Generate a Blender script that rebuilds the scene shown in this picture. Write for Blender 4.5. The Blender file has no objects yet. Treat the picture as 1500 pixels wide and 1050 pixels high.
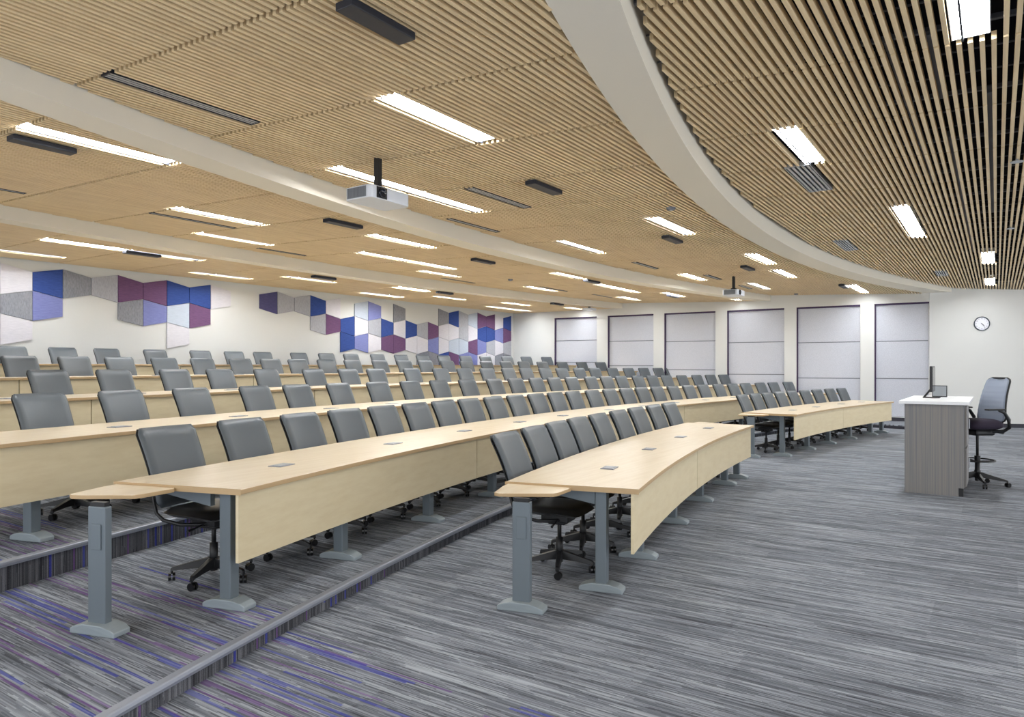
import bpy, bmesh, math, random
from math import sin, cos, pi, sqrt, atan2, asin, radians
random.seed(7)
SC = bpy.context.scene
COL = SC.collection

# ------------------------------------------------------------------ materials
def lin(c):
    return tuple(((x/255)/12.92 if x/255 <= .04045 else ((x/255+.055)/1.055)**2.4) for x in c) + (1,)

def new_mat(name, rgb, rough=.5, metal=0.0, spec=.5):
    m = bpy.data.materials.new(name); m.use_nodes = True
    b = m.node_tree.nodes['Principled BSDF']
    b.inputs['Base Color'].default_value = lin(rgb)
    b.inputs['Roughness'].default_value = rough
    b.inputs['Metallic'].default_value = metal
    b.inputs['Specular IOR Level'].default_value = spec
    return m

class NT:
    def __init__(s, m): s.t = m.node_tree; s.b = s.t.nodes['Principled BSDF']
    def n(s, kind, **kw):
        x = s.t.nodes.new(kind)
        for k, v in kw.items(): setattr(x, k, v)
        return x
    def l(s, a, b): s.t.links.new(a, b)
    def pos(s, scale, rot=(0,0,0)):
        g = s.n('ShaderNodeNewGeometry'); mp = s.n('ShaderNodeMapping')
        mp.inputs['Scale'].default_value = scale; mp.inputs['Rotation'].default_value = rot
        s.l(g.outputs['Position'], mp.inputs['Vector']); return mp.outputs['Vector']
    def obj(s, scale):
        g = s.n('ShaderNodeTexCoord'); mp = s.n('ShaderNodeMapping')
        mp.inputs['Scale'].default_value = scale
        s.l(g.outputs['Object'], mp.inputs['Vector']); return mp.outputs['Vector']
    def noise(s, vec, scale=1, detail=2, rough=.5):
        x = s.n('ShaderNodeTexNoise'); x.inputs['Scale'].default_value = scale
        x.inputs['Detail'].default_value = detail; x.inputs['Roughness'].default_value = rough
        s.l(vec, x.inputs['Vector']); return x.outputs['Fac']
    def ramp(s, fac, stops):
        r = s.n('ShaderNodeValToRGB'); e = r.color_ramp.elements
        while len(e) < len(stops): e.new(.5)
        for i, (p, c) in enumerate(stops):
            e[i].position = p; e[i].color = lin(c) if len(c) == 3 else c
        s.l(fac, r.inputs['Fac']); return r.outputs['Color']
    def math(s, op, a, b=None, c=None):
        x = s.n('ShaderNodeMath', operation=op)
        for i, v in enumerate((a, b, c)):
            if v is None: continue
            if isinstance(v, (int, float)): x.inputs[i].default_value = v
            else: s.l(v, x.inputs[i])
        return x.outputs[0]
    def mix(s, fac, a, b, blend='MIX'):
        x = s.n('ShaderNodeMix', data_type='RGBA', blend_type=blend)
        for sock, v in ((x.inputs[0], fac), (x.inputs[6], a), (x.inputs[7], b)):
            if isinstance(v, (int, float)): sock.default_value = v
            elif isinstance(v, tuple): sock.default_value = lin(v) if len(v) == 3 else v
            else: s.l(v, sock)
        return x.outputs[2]
    def color(s, c): s.l(c, s.b.inputs['Base Color'])
    def bump(s, h, strength=.2, dist=.002):
        x = s.n('ShaderNodeBump'); x.inputs['Strength'].default_value = strength
        x.inputs['Distance'].default_value = dist
        s.l(h, x.inputs['Height']); s.l(x.outputs[0], s.b.inputs['Normal'])

def carpet_mat(name, riser=False):
    m = new_mat(name, (120,120,125), .95, spec=.15); t = NT(m)
    g = t.n('ShaderNodeNewGeometry'); sp = t.n('ShaderNodeSeparateXYZ'); t.l(g.outputs['Position'], sp.inputs[0])
    U, V, Z = sp.outputs
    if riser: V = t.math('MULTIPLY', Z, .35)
    # rows of yarn running across the room, broken into streaks
    def streak(width, length, seed):
        ui = t.math('FLOOR', t.math('DIVIDE', U, width))
        wn = t.n('ShaderNodeTexWhiteNoise', noise_dimensions='1D')
        t.l(t.math('ADD', ui, seed), wn.inputs['W'])
        vi = t.math('ADD', t.math('DIVIDE', V, length), t.math('MULTIPLY', wn.outputs['Value'], 37.0))
        cb = t.n('ShaderNodeCombineXYZ')
        t.l(t.math('ADD', ui, seed), cb.inputs[0]); t.l(t.math('FLOOR', vi), cb.inputs[1])
        w2 = t.n('ShaderNodeTexWhiteNoise', noise_dimensions='2D'); t.l(cb.outputs[0], w2.inputs['Vector'])
        return w2.outputs['Value']
    a = streak(.0068, .30, 3.0); b = streak(.019, .65, 91.0); c = streak(.5, 1.0, 11.0); dk = streak(.0055, .22, 55.0)
    cb = t.n('ShaderNodeCombineXYZ'); t.l(t.math('MULTIPLY', U, 14.0), cb.inputs[0]); t.l(t.math('MULTIPLY', V, 1.1), cb.inputs[1])
    soft = t.noise(cb.outputs[0], 1.0, 4, .65)
    fine = t.noise(t.pos((1,1,1)), 380 if not riser else 260, 2, .7)
    v = t.math('ADD', t.math('MULTIPLY', a, .20), t.math('MULTIPLY', b, .11))
    v = t.math('ADD', v, t.math('MULTIPLY', c, .06))
    v = t.math('ADD', v, t.math('MULTIPLY', soft, .45))
    v = t.math('ADD', v, t.math('MULTIPLY', fine, .30))
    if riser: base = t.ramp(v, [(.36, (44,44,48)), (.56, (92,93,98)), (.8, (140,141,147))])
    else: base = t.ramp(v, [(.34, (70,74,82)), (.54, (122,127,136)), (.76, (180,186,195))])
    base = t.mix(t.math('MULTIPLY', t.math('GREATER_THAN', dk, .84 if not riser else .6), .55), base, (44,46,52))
    # coloured accent yarns beside the aisle
    d = streak(.018, 1.1, 401.0); e = streak(.014, .9, 733.0)
    lim = t.math('LESS_THAN', U, 2.79 if not riser else 3.9)
    dm = t.math('MULTIPLY', t.math('GREATER_THAN', d, .925 if not riser else .95), lim)
    em = t.math('MULTIPLY', t.math('GREATER_THAN', e, .90 if not riser else .95), lim)
    k = t.math('MULTIPLY', t.math('ADD', .1, t.math('MULTIPLY', fine, .9)), 1.0)
    base = t.mix(t.math('MULTIPLY', em, k), base, (114,66,144))
    base = t.mix(t.math('MULTIPLY', dm, k), base, (60,68,176))
    t.color(base); t.bump(fine, .5, .004)
    return m

def wood_mat(name, c1, c2, sc=(3,30,30), rough=.42, world=True):
    m = new_mat(name, c1, rough, spec=.4); t = NT(m)
    v = t.pos(sc) if world else t.obj(sc)
    f = t.noise(v, 1.0, 6, .62)
    t.color(t.ramp(f, [(.3, c2), (.62, c1)])); return m

M = {}
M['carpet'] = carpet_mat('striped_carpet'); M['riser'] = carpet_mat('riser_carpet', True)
M['wall'] = new_mat('painted_wall', (211,212,210), .8, spec=.2)
M['beam'] = new_mat('beam_paint', (222,217,204), .8, spec=.2)
M['maple'] = wood_mat('maple_laminate', (222,208,174), (215,199,163), (4,4,20))
M['maple_top'] = wood_mat('maple_top', (232,216,188), (221,202,170), (1.6,22,8), .3)
M['edge'] = new_mat('maple_edge', (186,158,118), .5)
M['slat'] = wood_mat('slat_wood', (229,207,166), (210,185,145), (1.5,40,30), .5)
M['plenum'] = new_mat('dark_plenum', (26,26,34), .9, spec=.1)
M['runner'] = new_mat('runner_steel', (96,98,106), .5, .3)
M['duct'] = new_mat('duct_grey', (112,116,126), .6)
M['leather'] = new_mat('grey_leather', (84,91,97), .40, spec=.5)
M['black_leather'] = new_mat('black_leather', (30,31,33), .35, spec=.6)
M['black'] = new_mat('black_plastic', (22,23,26), .45)
M['wheel'] = new_mat('wheel_black', (16,16,18), .3)
M['steel'] = new_mat('blue_grey_steel', (110,120,127), .45, .25)
M['foot'] = new_mat('foot_casting', (146,156,161), .5, .1)
M['nosing'] = new_mat('nosing_grey', (148,153,164), .4, .35)
M['base'] = new_mat('dark_baseboard', (44,44,54), .6)
M['outlet'] = new_mat('outlet_grey', (136,140,150), .35, .3)
M['purple'] = new_mat('purple_trim', (52,32,72), .6)
M['white'] = new_mat('white_laminate', (236,238,242), .35)
M['box'] = new_mat('black_box', (26,30,42), .5)
M['alu'] = new_mat('aluminium', (170,174,180), .35, .6)
M['projector'] = new_mat('projector_white', (206,212,222), .4)
M['grille'] = new_mat('projector_grille', (132,138,142), .6)
M['mesh_back'] = new_mat('blue_grey_mesh', (150,160,178), .8)
M['seat_purple'] = new_mat('plum_black_fabric', (36,26,46), .8)
M['screen'] = new_mat('screen_black', (14,15,20), .15)
M['glass_dark'] = new_mat('dark_lens', (24,28,40), .1)
M['ink'] = new_mat('clock_ink', (60,64,74), .5)
M['clock_face'] = new_mat('clock_face', (232,234,242), .4)
M['clock_rim'] = new_mat('clock_rim', (62,72,84), .4)
M['panel_grey'] = new_mat('tablet_grey', (150,156,162), .4)
# grey striped laminate of the instructor desk
m = new_mat('striped_grey_laminate', (120,118,116), .5); t = NT(m)
f = t.noise(t.pos((70,70,.25)), 1.0, 5, .75)
t.color(t.ramp(f, [(.30, (90,94,102)), (.45, (116,117,120)), (.56, (136,131,126)), (.70, (102,106,115))])); M['laminate'] = m
# woven shades in the window bays
m = new_mat('shade_fabric', (196,199,208), .9, spec=.1); t = NT(m)
f = t.noise(t.pos((8,60,60)), 1.0, 3, .7)
t.color(t.ramp(f, [(.3, (182,185,195)), (.7, (203,206,215))])); M['shade'] = m
def felt(name, a, b, sc=(8,8,90)):
    m = new_mat(name, a, .95, spec=.1); t = NT(m)
    f = t.noise(t.pos(sc), 1.0, 4, .7); t.color(t.ramp(f, [(.32, b), (.68, a)])); return m
FELT = {
 'deep blue': felt('felt_blue', (66,88,154), (50,70,130)),
 'periwinkle': felt('felt_periwinkle', (132,138,190), (114,120,172)),
 'plum': felt('felt_plum', (118,88,122), (97,70,102)),
 'dark indigo': felt('felt_indigo', (92,90,132), (74,72,110)),
 'mottled grey': felt('felt_grey', (150,152,160), (122,124,132), (70,70,16)),
 'light grey': felt('felt_light_grey', (178,180,188), (156,158,166), (70,70,16)),
 'pale blue-grey': felt('felt_pale_blue', (190,200,214), (172,182,196)),
 'off-white': felt('felt_white', (218,216,222), (200,198,206)),
}
m = bpy.data.materials.new('lamp_diffuser'); m.use_nodes = True
nt = m.node_tree; nt.nodes.clear(); em = nt.nodes.new('ShaderNodeEmission'); ou = nt.nodes.new('ShaderNodeOutputMaterial')
em.inputs['Color'].default_value = (.965, .985, 1, 1); em.inputs['Strength'].default_value = 27.0
nt.links.new(em.outputs[0], ou.inputs[0]); M['glow'] = m

# ------------------------------------------------------------------ mesh tools
class MB:
    def __init__(s): s.v = []; s.f = []; s.mi = []; s.smooth = []
    def add(s, vs, fs, mi=0, sm=False):
        o = len(s.v); s.v += [tuple(p) for p in vs]
        for f in fs: s.f.append([i+o for i in f]); s.mi.append(mi); s.smooth.append(sm)
    def box(s, x0, x1, y0, y1, z0, z1, mi=0):
        s.add([(x0,y0,z0),(x1,y0,z0),(x1,y1,z0),(x0,y1,z0),(x0,y0,z1),(x1,y0,z1),(x1,y1,z1),(x0,y1,z1)],
              [(0,3,2,1),(4,5,6,7),(0,1,5,4),(1,2,6,5),(2,3,7,6),(3,0,4,7)], mi)
    def prism(s, poly, z0, z1, mi=0):      # poly counter-clockwise in plan; z may be lists
        n = len(poly)
        za = z0 if isinstance(z0, list) else [z0]*n; zb = z1 if isinstance(z1, list) else [z1]*n
        vs = [(p[0],p[1],za[i]) for i, p in enumerate(poly)] + [(p[0],p[1],zb[i]) for i, p in enumerate(poly)]
        fs = [list(range(n))[::-1], list(range(n, 2*n))] + [(i,(i+1)%n,(i+1)%n+n,i+n) for i in range(n)]
        s.add(vs, fs, mi)
    def tube(s, pts, r, n=8, mi=0, caps=True):
        rs = r if isinstance(r, (list, tuple)) else [r]*len(pts)
        from mathutils import Vector
        P = [Vector(p) for p in pts]; vs = []; up = Vector((0,0,1))
        for i, p in enumerate(P):
            d = (P[min(i+1, len(P)-1)] - P[max(i-1, 0)]).normalized()
            a = d.cross(up)
            if a.length < .05: a = d.cross(Vector((0,1,0)))
            a.normalize(); b = a.cross(d)
            for k in range(n):
                t = 2*pi*k/n; vs.append(p + a*cos(t)*rs[i] + b*sin(t)*rs[i])
        fs = [(i*n+k, i*n+(k+1)%n, (i+1)*n+(k+1)%n, (i+1)*n+k) for i in range(len(P)-1) for k in range(n)]
        s.add(vs, fs, mi, True)
        if caps:
            o = len(P)*n - n
            s.add(vs[:n], [list(range(n))[::-1]], mi); s.add(vs[o:], [list(range(n))], mi)
    def grid(s, F, nu, nv, mi=0, closed_u=False, sm=True):
        vs = [F(i/(nu if closed_u else nu), j/nv) for j in range(nv+1) for i in range(nu if closed_u else nu+1)]
        w = nu if closed_u else nu+1
        fs = [(j*w+i, j*w+(i+1)%w, (j+1)*w+(i+1)%w, (j+1)*w+i) for j in range(nv) for i in range(nu)]
        s.add(vs, fs, mi, sm)
    def build(s, name, mats, parent=None, bevel=0, loc=None):
        me = bpy.data.meshes.new(name); me.from_pydata(s.v, [], s.f)
        for m in (mats if isinstance(mats, (list, tuple)) else [mats]): me.materials.append(m)
        for p, mi, sm in zip(me.polygons, s.mi, s.smooth): p.material_index = mi; p.use_smooth = sm
        me.update()
        o = bpy.data.objects.new(name, me); COL.objects.link(o)
        if parent: o.parent = parent
        if loc: o.location = loc
        if bevel:
            b = o.modifiers.new('bevel', 'BEVEL'); b.width = bevel; b.segments = 2; b.limit_method = 'ANGLE'
        return o

def empty(name, loc, rz=0, label=None, cat=None, group=None):
    o = bpy.data.objects.new(name, None); COL.objects.link(o); o.location = loc; o.rotation_euler = (0,0,rz)
    o.empty_display_size = .1
    tag(o, label, cat, group); return o
def tag(o, label=None, cat=None, group=None, kind=None):
    if label: o['label'] = label
    if cat: o['category'] = cat
    if group: o['group'] = group
    if kind: o['kind'] = kind
    return o
def copy_tree(o, parent=None):
    c = o.copy(); COL.objects.link(c)
    if parent: c.parent = parent
    for ch in list(o.children): copy_tree(ch, c)
    return c
ORD = ['first','second','third','fourth','fifth','sixth','seventh','eighth','ninth','tenth','eleventh','twelfth','thirteenth',
 'fourteenth','fifteenth','sixteenth','seventeenth','eighteenth','nineteenth','twentieth','twenty-first','twenty-second',
 'twenty-third','twenty-fourth','twenty-fifth','twenty-sixth','twenty-seventh','twenty-eighth']

# ------------------------------------------------------------------ room plan (x along the slats, y towards the rear wall)
CX, CY = 11.7, -28.0
def P(phi, r): return (CX + r*sin(phi), CY + r*cos(phi))
def vr(u, r, cu=CX, cv=CY): return cv + sqrt(max(r*r-(u-cu)**2, 0))
UL, UR, VF, VB = -1.6, 21.65, -4.6, 14.65       # left wall, window wall, front wall, rear wall
VK = 1.46                                        # where the window wall kinks into the clock wall
def uclock(v): return UR + .35*(VK-v)
FL = [0, .10, .29, .49, .68, .865]               # floor heights of the tiers
NOSE = [None, 32.7, 34.72, 36.7, 38.7, 40.65]
US = [UL + (UR-UL)*i/72 for i in range(73)]

def struct(o): o['kind'] = 'structure'; return o
# floor
b = MB(); b.add([(UL,VF,0),(uclock(VF),VF,0),(UR,VK,0),(UR,VB,0),(UL,VB,0)], [(0,1,2,3,4)])
struct(b.build('floor', M['carpet']))
for k in range(1, 6):
    r0 = NOSE[k]; z = FL[k]; zp = FL[k-1]
    b = MB(); n = len(US)
    top = [(u, vr(u, r0), z) for u in US] + [(u, min(vr(u, NOSE[k+1])+.01, VB) if k < 5 else VB, z) for u in US]
    b.add(top, [(i, i+1, n+i+1, n+i) for i in range(n-1)], 0)
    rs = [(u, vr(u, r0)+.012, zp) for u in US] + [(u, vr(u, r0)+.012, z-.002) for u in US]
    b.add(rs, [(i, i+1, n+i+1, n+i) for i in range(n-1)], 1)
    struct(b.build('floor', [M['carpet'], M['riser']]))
    b = MB()                                     # stair nosing strip
    prof = [(-.006,-.030),(-.010,-.014),(-.006,-.001),(0,.004),(.04,.006),(.046,0),(.01,-.004),(.004,-.030)]
    m_ = len(prof)
    vs = [(CX+(u-CX)*(1+d/r0), vr(u, r0)+d, z+h) for u in US for d, h in prof]
    vs = [(max(UL+.001, min(UR-.001, p[0])), p[1], p[2]) for p in vs]
    b.add(vs, [(i*m_+j, i*m_+(j+1)%m_, (i+1)*m_+(j+1)%m_, (i+1)*m_+j) for i in range(n-1) for j in range(m_)], 0)
    struct(b.build('trim_%d' % (k+10), M['nosing']))
# low landing against the window wall
b = MB(); lu = 20.3
pl = [(lu-.12, 1.75), (UR-.001, 1.5), (UR-.001, vr(UR, 32.7)+.05), (lu+.22, vr(lu, 32.7)+.05)]
b.prism(pl, 0, .099, 0); struct(b.build('floor', M['carpet']))
b = MB(); va_, vb_ = pl[0], pl[3]; o1, o2 = .014, .003
b.prism([(va_[0]-o1, va_[1]-.01), (va_[0]-o2, va_[1]), (vb_[0]-o2, vb_[1]), (vb_[0]-o1, vb_[1])][::-1], 0, .07)
b.prism([(va_[0]-o1, va_[1]-.01), (UR-.002, 1.488), (UR-.002, 1.498), (va_[0]-o2, va_[1]-.002)], 0, .07)
struct(b.build('trim_20', M['base']))

# walls
ZT = 4.1
def wallseg(name, p, q, z0=0, z1=ZT, mat='wall', th=.12):
    dx, dy = q[0]-p[0], q[1]-p[1]; L = sqrt(dx*dx+dy*dy); nx, ny = dy/L*th, -dx/L*th
    b = MB(); b.prism([p, (p[0]+nx, p[1]+ny), (q[0]+nx, q[1]+ny), q], z0, z1); return struct(b.build(name, M[mat]))
wallseg('wall_back', (UR+.3,VB), (UL-.12,VB)) .location = (0,0,0)
bpy.data.objects['wall_back'].data.flip_normals()
# (rear wall body sits behind its face)
for o in [bpy.data.objects['wall_back']]:
    for v in o.data.vertices:
        if v.co.y < VB-.01: v.co.y = VB + .12
wallseg('wall_end', (uclock(VF), VF), (UR, VK), th=.12)

# window wall with recessed bays
# (near edge, far edge, upper seam, lower seam), from the rear corner forwards
bays = [(11.23, 12.9, 2.47, 1.71), (9.18, 10.82, 2.41, 1.59), (7.15, 8.81, 2.36, 1.46), (5.12, 6.79, 2.29, 1.33), (3.11, 4.78, 2.25, 1.235), (1.45, 2.76, 2.25, 1.24)]
ZH = 3.27
bays = bays[::-1]          # now from the clock wall towards the rear
b = MB(); prev = VK
for i, (va, vb, s1, s2) in enumerate(bays):
    if i == 0: va = VK+.005; bays[0] = (va, vb, s1, s2)
    if va > prev+.01: b.box(UR, UR+.2, prev, va, 0, ZT)
    b.box(UR, UR+.2, va, vb, ZH, ZT); prev = vb
b.box(UR, UR+.2, prev, VB, 0, ZT)
struct(b.build('wall_right', M['wall']))
for i, (va, vb, s1, s2) in enumerate(bays):
    zb = .22 if i < 2 else (.3 if i < 3 else .5)
    w = MB()
    segs = [ZH-.001, s1, s2, min(zb, s2-.3)+.0, 0]
    for z1, z0 in ((segs[0], segs[1]), (segs[1], segs[2]), (segs[2], segs[3])):
        w.box(UR+.075, UR+.1, va, vb, z0+.012, z1-.012)
    w.box(UR+.09, UR+.12, va, vb, 0, ZH, 1)
    wo = struct(w.build('window_%d' % (i+1), [M['shade'], M['duct']]))
    fr = MB()
    fr.box(UR+.004, UR+.09, vb-.03, vb-.001, 0.1, ZH-.001); fr.box(UR+.004, UR+.09, va, vb, ZH-.045, ZH-.001)
    fr.box(UR+.06, UR+.09, va+.001, va+.012, 0.1, ZH-.001)
    fr.build('window_frame', M['purple'], wo)
    sl = MB(); sl.box(UR+.004, UR+.09, va+.012, vb-.03, 0, min(zb, s2-.3)-.002); sl.build('window_sill', M['white'], wo)
# baseboards
b = MB()
for k, (r0, r1) in enumerate([(0, 32.7), (32.7, 34.72), (34.72, 36.7), (36.7, 38.7), (38.7, 40.65), (40.65, 60)]):
    z = FL[k] if k else .1
    y0 = VK+.02 if k == 0 else vr(UR, r0); y1 = min(vr(UR, r1) if r1 < 50 else VB, VB)
    b.box(UR-.012, UR, y0, y1, z, z+.1)
struct(b.build('baseboard_right', M['base']))
b = MB(); p = (UR-.005, VK-.012); q = (uclock(VF)-.012, VF)
b.prism([p, (UR+.005, VK), (uclock(VF), VF), q][::-1], 0, .1); struct(b.build('baseboard_end', M['base']))
b = MB(); b.box(UL, UR-.02, VB-.012, VB, FL[5], FL[5]+.1); struct(b.build('baseboard_back', M['base']))

# ------------------------------------------------------------------ beams between the ceiling bays
S1F = (11.58, -27.1, 29.88); S1B = (11.79, -28.76, 31.91)
S2F = (CX, CY, 34.95); S2B = (CX, CY, 35.30); S3F = (CX, CY, 39.55); S3B = (CX, CY, 39.85)
def carc(u, c): return c[1] + sqrt(c[2]**2-(u-c[0])**2)
def beam(name, cf, cb, uf, ub, z0, z1):
    n = 90; b = MB()
    A = [(UL+(uf-UL)*i/n) for i in range(n+1)]; B = [(UL+(ub-UL)*i/n) for i in range(n+1)]
    F = [(u, carc(u, cf)) for u in A]; G = [(u, carc(u, cb)) for u in B]
    vs = [(p[0],p[1],z0) for p in F] + [(p[0],p[1],z0) for p in G] + [(p[0],p[1],z1) for p in F] + [(p[0],p[1],z1) for p in G]
    k = n+1; fs = []
    for i in range(n):
        fs += [(i, k+i, k+i+1, i+1), (i, i+1, 2*k+i+1, 2*k+i), (k+i, 3*k+i, 3*k+i+1, k+i+1)]
    fs += [(n, k+n, 3*k+n, 2*k+n)]
    b.add(vs, fs); return struct(b.build(name, M['beam']))
beam('trim_1', S1F, S1B, 21.83, 21.648, 3.5, 3.95)
beam('trim_2', S2F, S2B, 21.648, 21.648, 3.5, 3.95)
beam('trim_3', S3F, S3B, 21.648, 21.648, 3.5, 3.95)

# ------------------------------------------------------------------ slatted ceiling
PL = {'F': (3.55, .055), 'A': (3.41, .045), 'B': (3.5-.035*5.7, .035), 'C': (3.5, 0)}
def zc(k, v):
    a, s_ = PL[k]; return max(a + s_*v, 3.49)
UK = [2.58+1.3145*i for i in range(-4, 15)]
UKC = [3.66+1.31*i for i in range(-4, 14)]
LIGHTS = {
 'F': [(3.88,5.19,.13),(6.51,7.78,1.54),(10.35,13.0,1.03),(15.1,16.72,.13),(19.6,21.1,.13)],
 'A': [(3.9,5.2,3.81),(5.22,7.84,5.86),(9.16,10.6,3.91),(10.5,12.05,6.13),(13.02,14.5,3.68),(15.74,17.15,5.98),(15.5,17.0,3.84),(19.1,21.2,2.92),(18.1,19.7,5.1)],
 'B': [(2.58,3.9,6.66),(5.15,6.53,8.82),(6.5,7.9,10.42),(9.18,10.5,9.6),(10.54,11.9,9.6),(7.85,9.3,7.97),(11.85,13.2,10.5),(13.2,14.5,7.9),(15.75,18.1,8.15),(19.25,20.6,9.25),(15.66,17.1,10.2),(18.33,19.7,7.47),(20.9,21.25,6.33)],
 'C': [(4.95,6.03,13.75),(4.98,6.22,12.05),(6.24,7.6,12.07),(8.45,9.84,13.7),(9.95,11.33,12.67),(13.3,14.8,13.8),(12.8,14.05,12.17),(15.06,16.35,12.78),(18.57,21.0,13.55),(17.7,19.05,12.33),(20.36,21.3,11.66)]}
VENTS = {
 'A': [(2.58,3.83,5.26,.11),(6.58,7.84,5.08,.11),(8.03,9.29,6.58,.07),(13.4,14.6,6.12,.07),(15.98,17.03,5.52,.08),(18.54,19.5,5.48,.08)],
 'B': [(2.6,3.8,9.65,.06),(5.21,6.5,9.43,.06),(18.23,19.46,9.58,.06),(15.83,17.2,9.86,.06),(13.2,14.48,11.0,.06),(8.0,9.07,10.95,.06)],
 'F': [(7.8,9.05,1.72,.24),(12.92,14.15,2.17,.2),(17.76,18.75,1.0,.2)]}
HOLES = {k: [] for k in PL}
for k in LIGHTS:
    for u0, u1, v in LIGHTS[k]: HOLES[k].append((u0, u1, v-.105, v+.105))
for k in VENTS:
    for u0, u1, v, w in VENTS[k]: HOLES[k].append((u0, u1, v-w/2-.012, v+w/2+.012))
def inside(c, v, pad=0):
    d = (c[2]+pad)**2-(v-c[1])**2
    return None if d <= 0 else (c[0]-sqrt(d), c[0]+sqrt(d))
def clip(iv, lo, hi): return [(max(a, lo), min(b_, hi)) for a, b_ in iv if min(b_, hi) > max(a, lo)]
def cut(iv, lo, hi):
    out = []
    for a, b_ in iv:
        if hi <= a or lo >= b_: out.append((a, b_)); continue
        if lo > a: out.append((a, lo))
        if hi < b_: out.append((hi, b_))
    return out
PITCH, SW, SH = .0605, .027, .05
def slat_iv(k, v):
    iv = [(UL+.01, UR-.005)]
    if k == 'F':
        iv = [(UL+.01, uclock(v)-.01 if v < VK else UR-.005)]
        r = inside(S1F, v, -.045)
        if not r: return []
        iv = clip(iv, *r)
    if k == 'A':
        r = inside(S1B, v, .0)
        if r: iv = cut(iv, *r)
        r = inside(S2F, v, -.01)
        if not r: return []
        iv = clip(iv, *r)
    if k == 'B':
        r = inside(S2B, v)
        if r: iv = cut(iv, *r)
        r = inside(S3F, v, -.01)
        if not r: return []
        iv = clip(iv, *r)
    if k == 'C':
        r = inside(S3B, v)
        if r: iv = cut(iv, *r)
    return iv
RANGE = {'F': (VF+.02, 2.8), 'A': (-1, 7.0), 'B': (3, 11.6), 'C': (8, VB-.01)}
for k in 'FABC':
    b = MB(); lo, hi = RANGE[k]; i0 = int(math.ceil(lo/PITCH)); i1 = int(hi/PITCH)
    for i in range(i0, i1):
        v = i*PITCH; z = zc(k, v); iv = slat_iv(k, v+SW/2)
        for (a, c, d, e) in HOLES[k]:
            if d < v+SW and e > v: iv = cut(iv, a, c)
        gp = .017 if k in 'FA' else .02
        for s_ in (UKC if k == 'C' else UK): iv = cut(iv, s_-gp, s_+gp)
        for a, c in iv:
            if c-a > .02: b.box(a, c, v, v+SW, z, z+SH)
    struct(b.build('ceiling', M['slat']))
    # runners across the slats and the dark void above them
    rn = MB()
    seam = UKC if k == 'C' else UK
    for s_ in seam:
        for off in (0, .43, .87):
            uu = s_+off
            if not (UL < uu < UR): continue
            vs0 = {'F': VF, 'A': carc(uu, S1B), 'B': carc(uu, S2B), 'C': carc(uu, S3B)}[k]
            vs1 = {'F': carc(uu, S1F), 'A': carc(uu, S2F), 'B': carc(uu, S3F), 'C': VB}[k]
            w = .016 if off == 0 else .005
            if vs1 <= vs0: continue
            za, zb = zc(k, vs0)+SH+.002, zc(k, vs1)+SH+.002
            h = .03 if off == 0 else .01
            rn.prism([(uu-w,vs0),(uu+w,vs0),(uu+w,vs1),(uu-w,vs1)], [za,za,zb,zb], [za+h,za+h,zb+h,zb+h])
    struct(rn.build('ceiling', M['runner'] if k == 'F' else M['plenum']))
    pn = MB(); n = 60; vs = []
    um = UR+.1 if k != 'F' else 24.0
    for i in range(n+1):
        uu = UL+(um-UL)*i/n
        y0 = {'F': VF, 'A': carc(uu, S1B)-.05, 'B': carc(uu, S2B)-.05, 'C': carc(uu, S3B)-.05}[k]
        y1 = {'F': carc(uu, S1F)+.05, 'A': carc(uu, S2F)+.05, 'B': carc(uu, S3F)+.05, 'C': VB}[k]
        if k == 'C': y0 = min(y0, VB-.01)
        vs += [(uu, y0, zc(k, y0)+.20), (uu, y1, zc(k, y1)+.20)]
    pn.add(vs, [(2*i, 2*i+1, 2*i+3, 2*i+2) for i in range(n)])
    struct(pn.build('ceiling', M['plenum']))
# ducts seen above the open front bay
b = MB()
for (u0, u1, v, w) in ((2.6,7.8,.86,.05),(5.2,9.4,.56,.05),(6.5,11.6,.02,.07),(7.8,9.1,.0,.05),(7.6,15.5,.34,.06),(5.2,6.5,.32,.06)):
    b.box(u0, u1, v, v+w, zc('F', v)+SH+.035, zc('F', v)+SH+.085)
struct(b.build('ceiling', M['duct']))

BAY = {'F': 'front bay above the instructor desk', 'A': 'bay behind the widest beam',
       'B': 'bay between the two rear beams', 'C': 'rearmost ceiling bay'}
NTH = ['nearest'] + [o_+' nearest' for o_ in ORD[1:]]
for k in 'FABC':
    L = [l for l in LIGHTS[k]]
    for i, (u0, u1, v) in enumerate(sorted(L, key=lambda q: q[0]*.827+q[2]*.562)):
        z = zc(k, v-.1)
        e = empty('ceiling_light', ((u0+u1)/2, v, z), 0,
                  'bright linear lamp, %s in the %s' % (NTH[i], BAY[k]), 'ceiling light', 'linear lights recessed in the slatted ceiling')
        L2 = (u1-u0)/2-.004
        h = MB()
        for (y0, y1) in ((-.101,-.095),(.095,.101)): h.box(-L2, L2, y0, y1, .026, .09)
        h.box(-L2, L2, -.101, .101, .091, .097)
        for s_ in (-1, 1): h.box(s_*L2-.004, s_*L2+.004, -.101, .101, .026, .09)
        h.build('housing', M['white'], e)
        h = MB(); h.box(-L2+.004, L2-.004, .037, .049, .004, .09); h.build('divider', M['box'], e)
        for (y0, y1) in ((-.093,.036),(.050,.093)):
            d = MB(); d.box(-L2+.006, L2-.006, y0, y1, .03, .046); d.build('diffuser', M['glow'], e)
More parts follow.
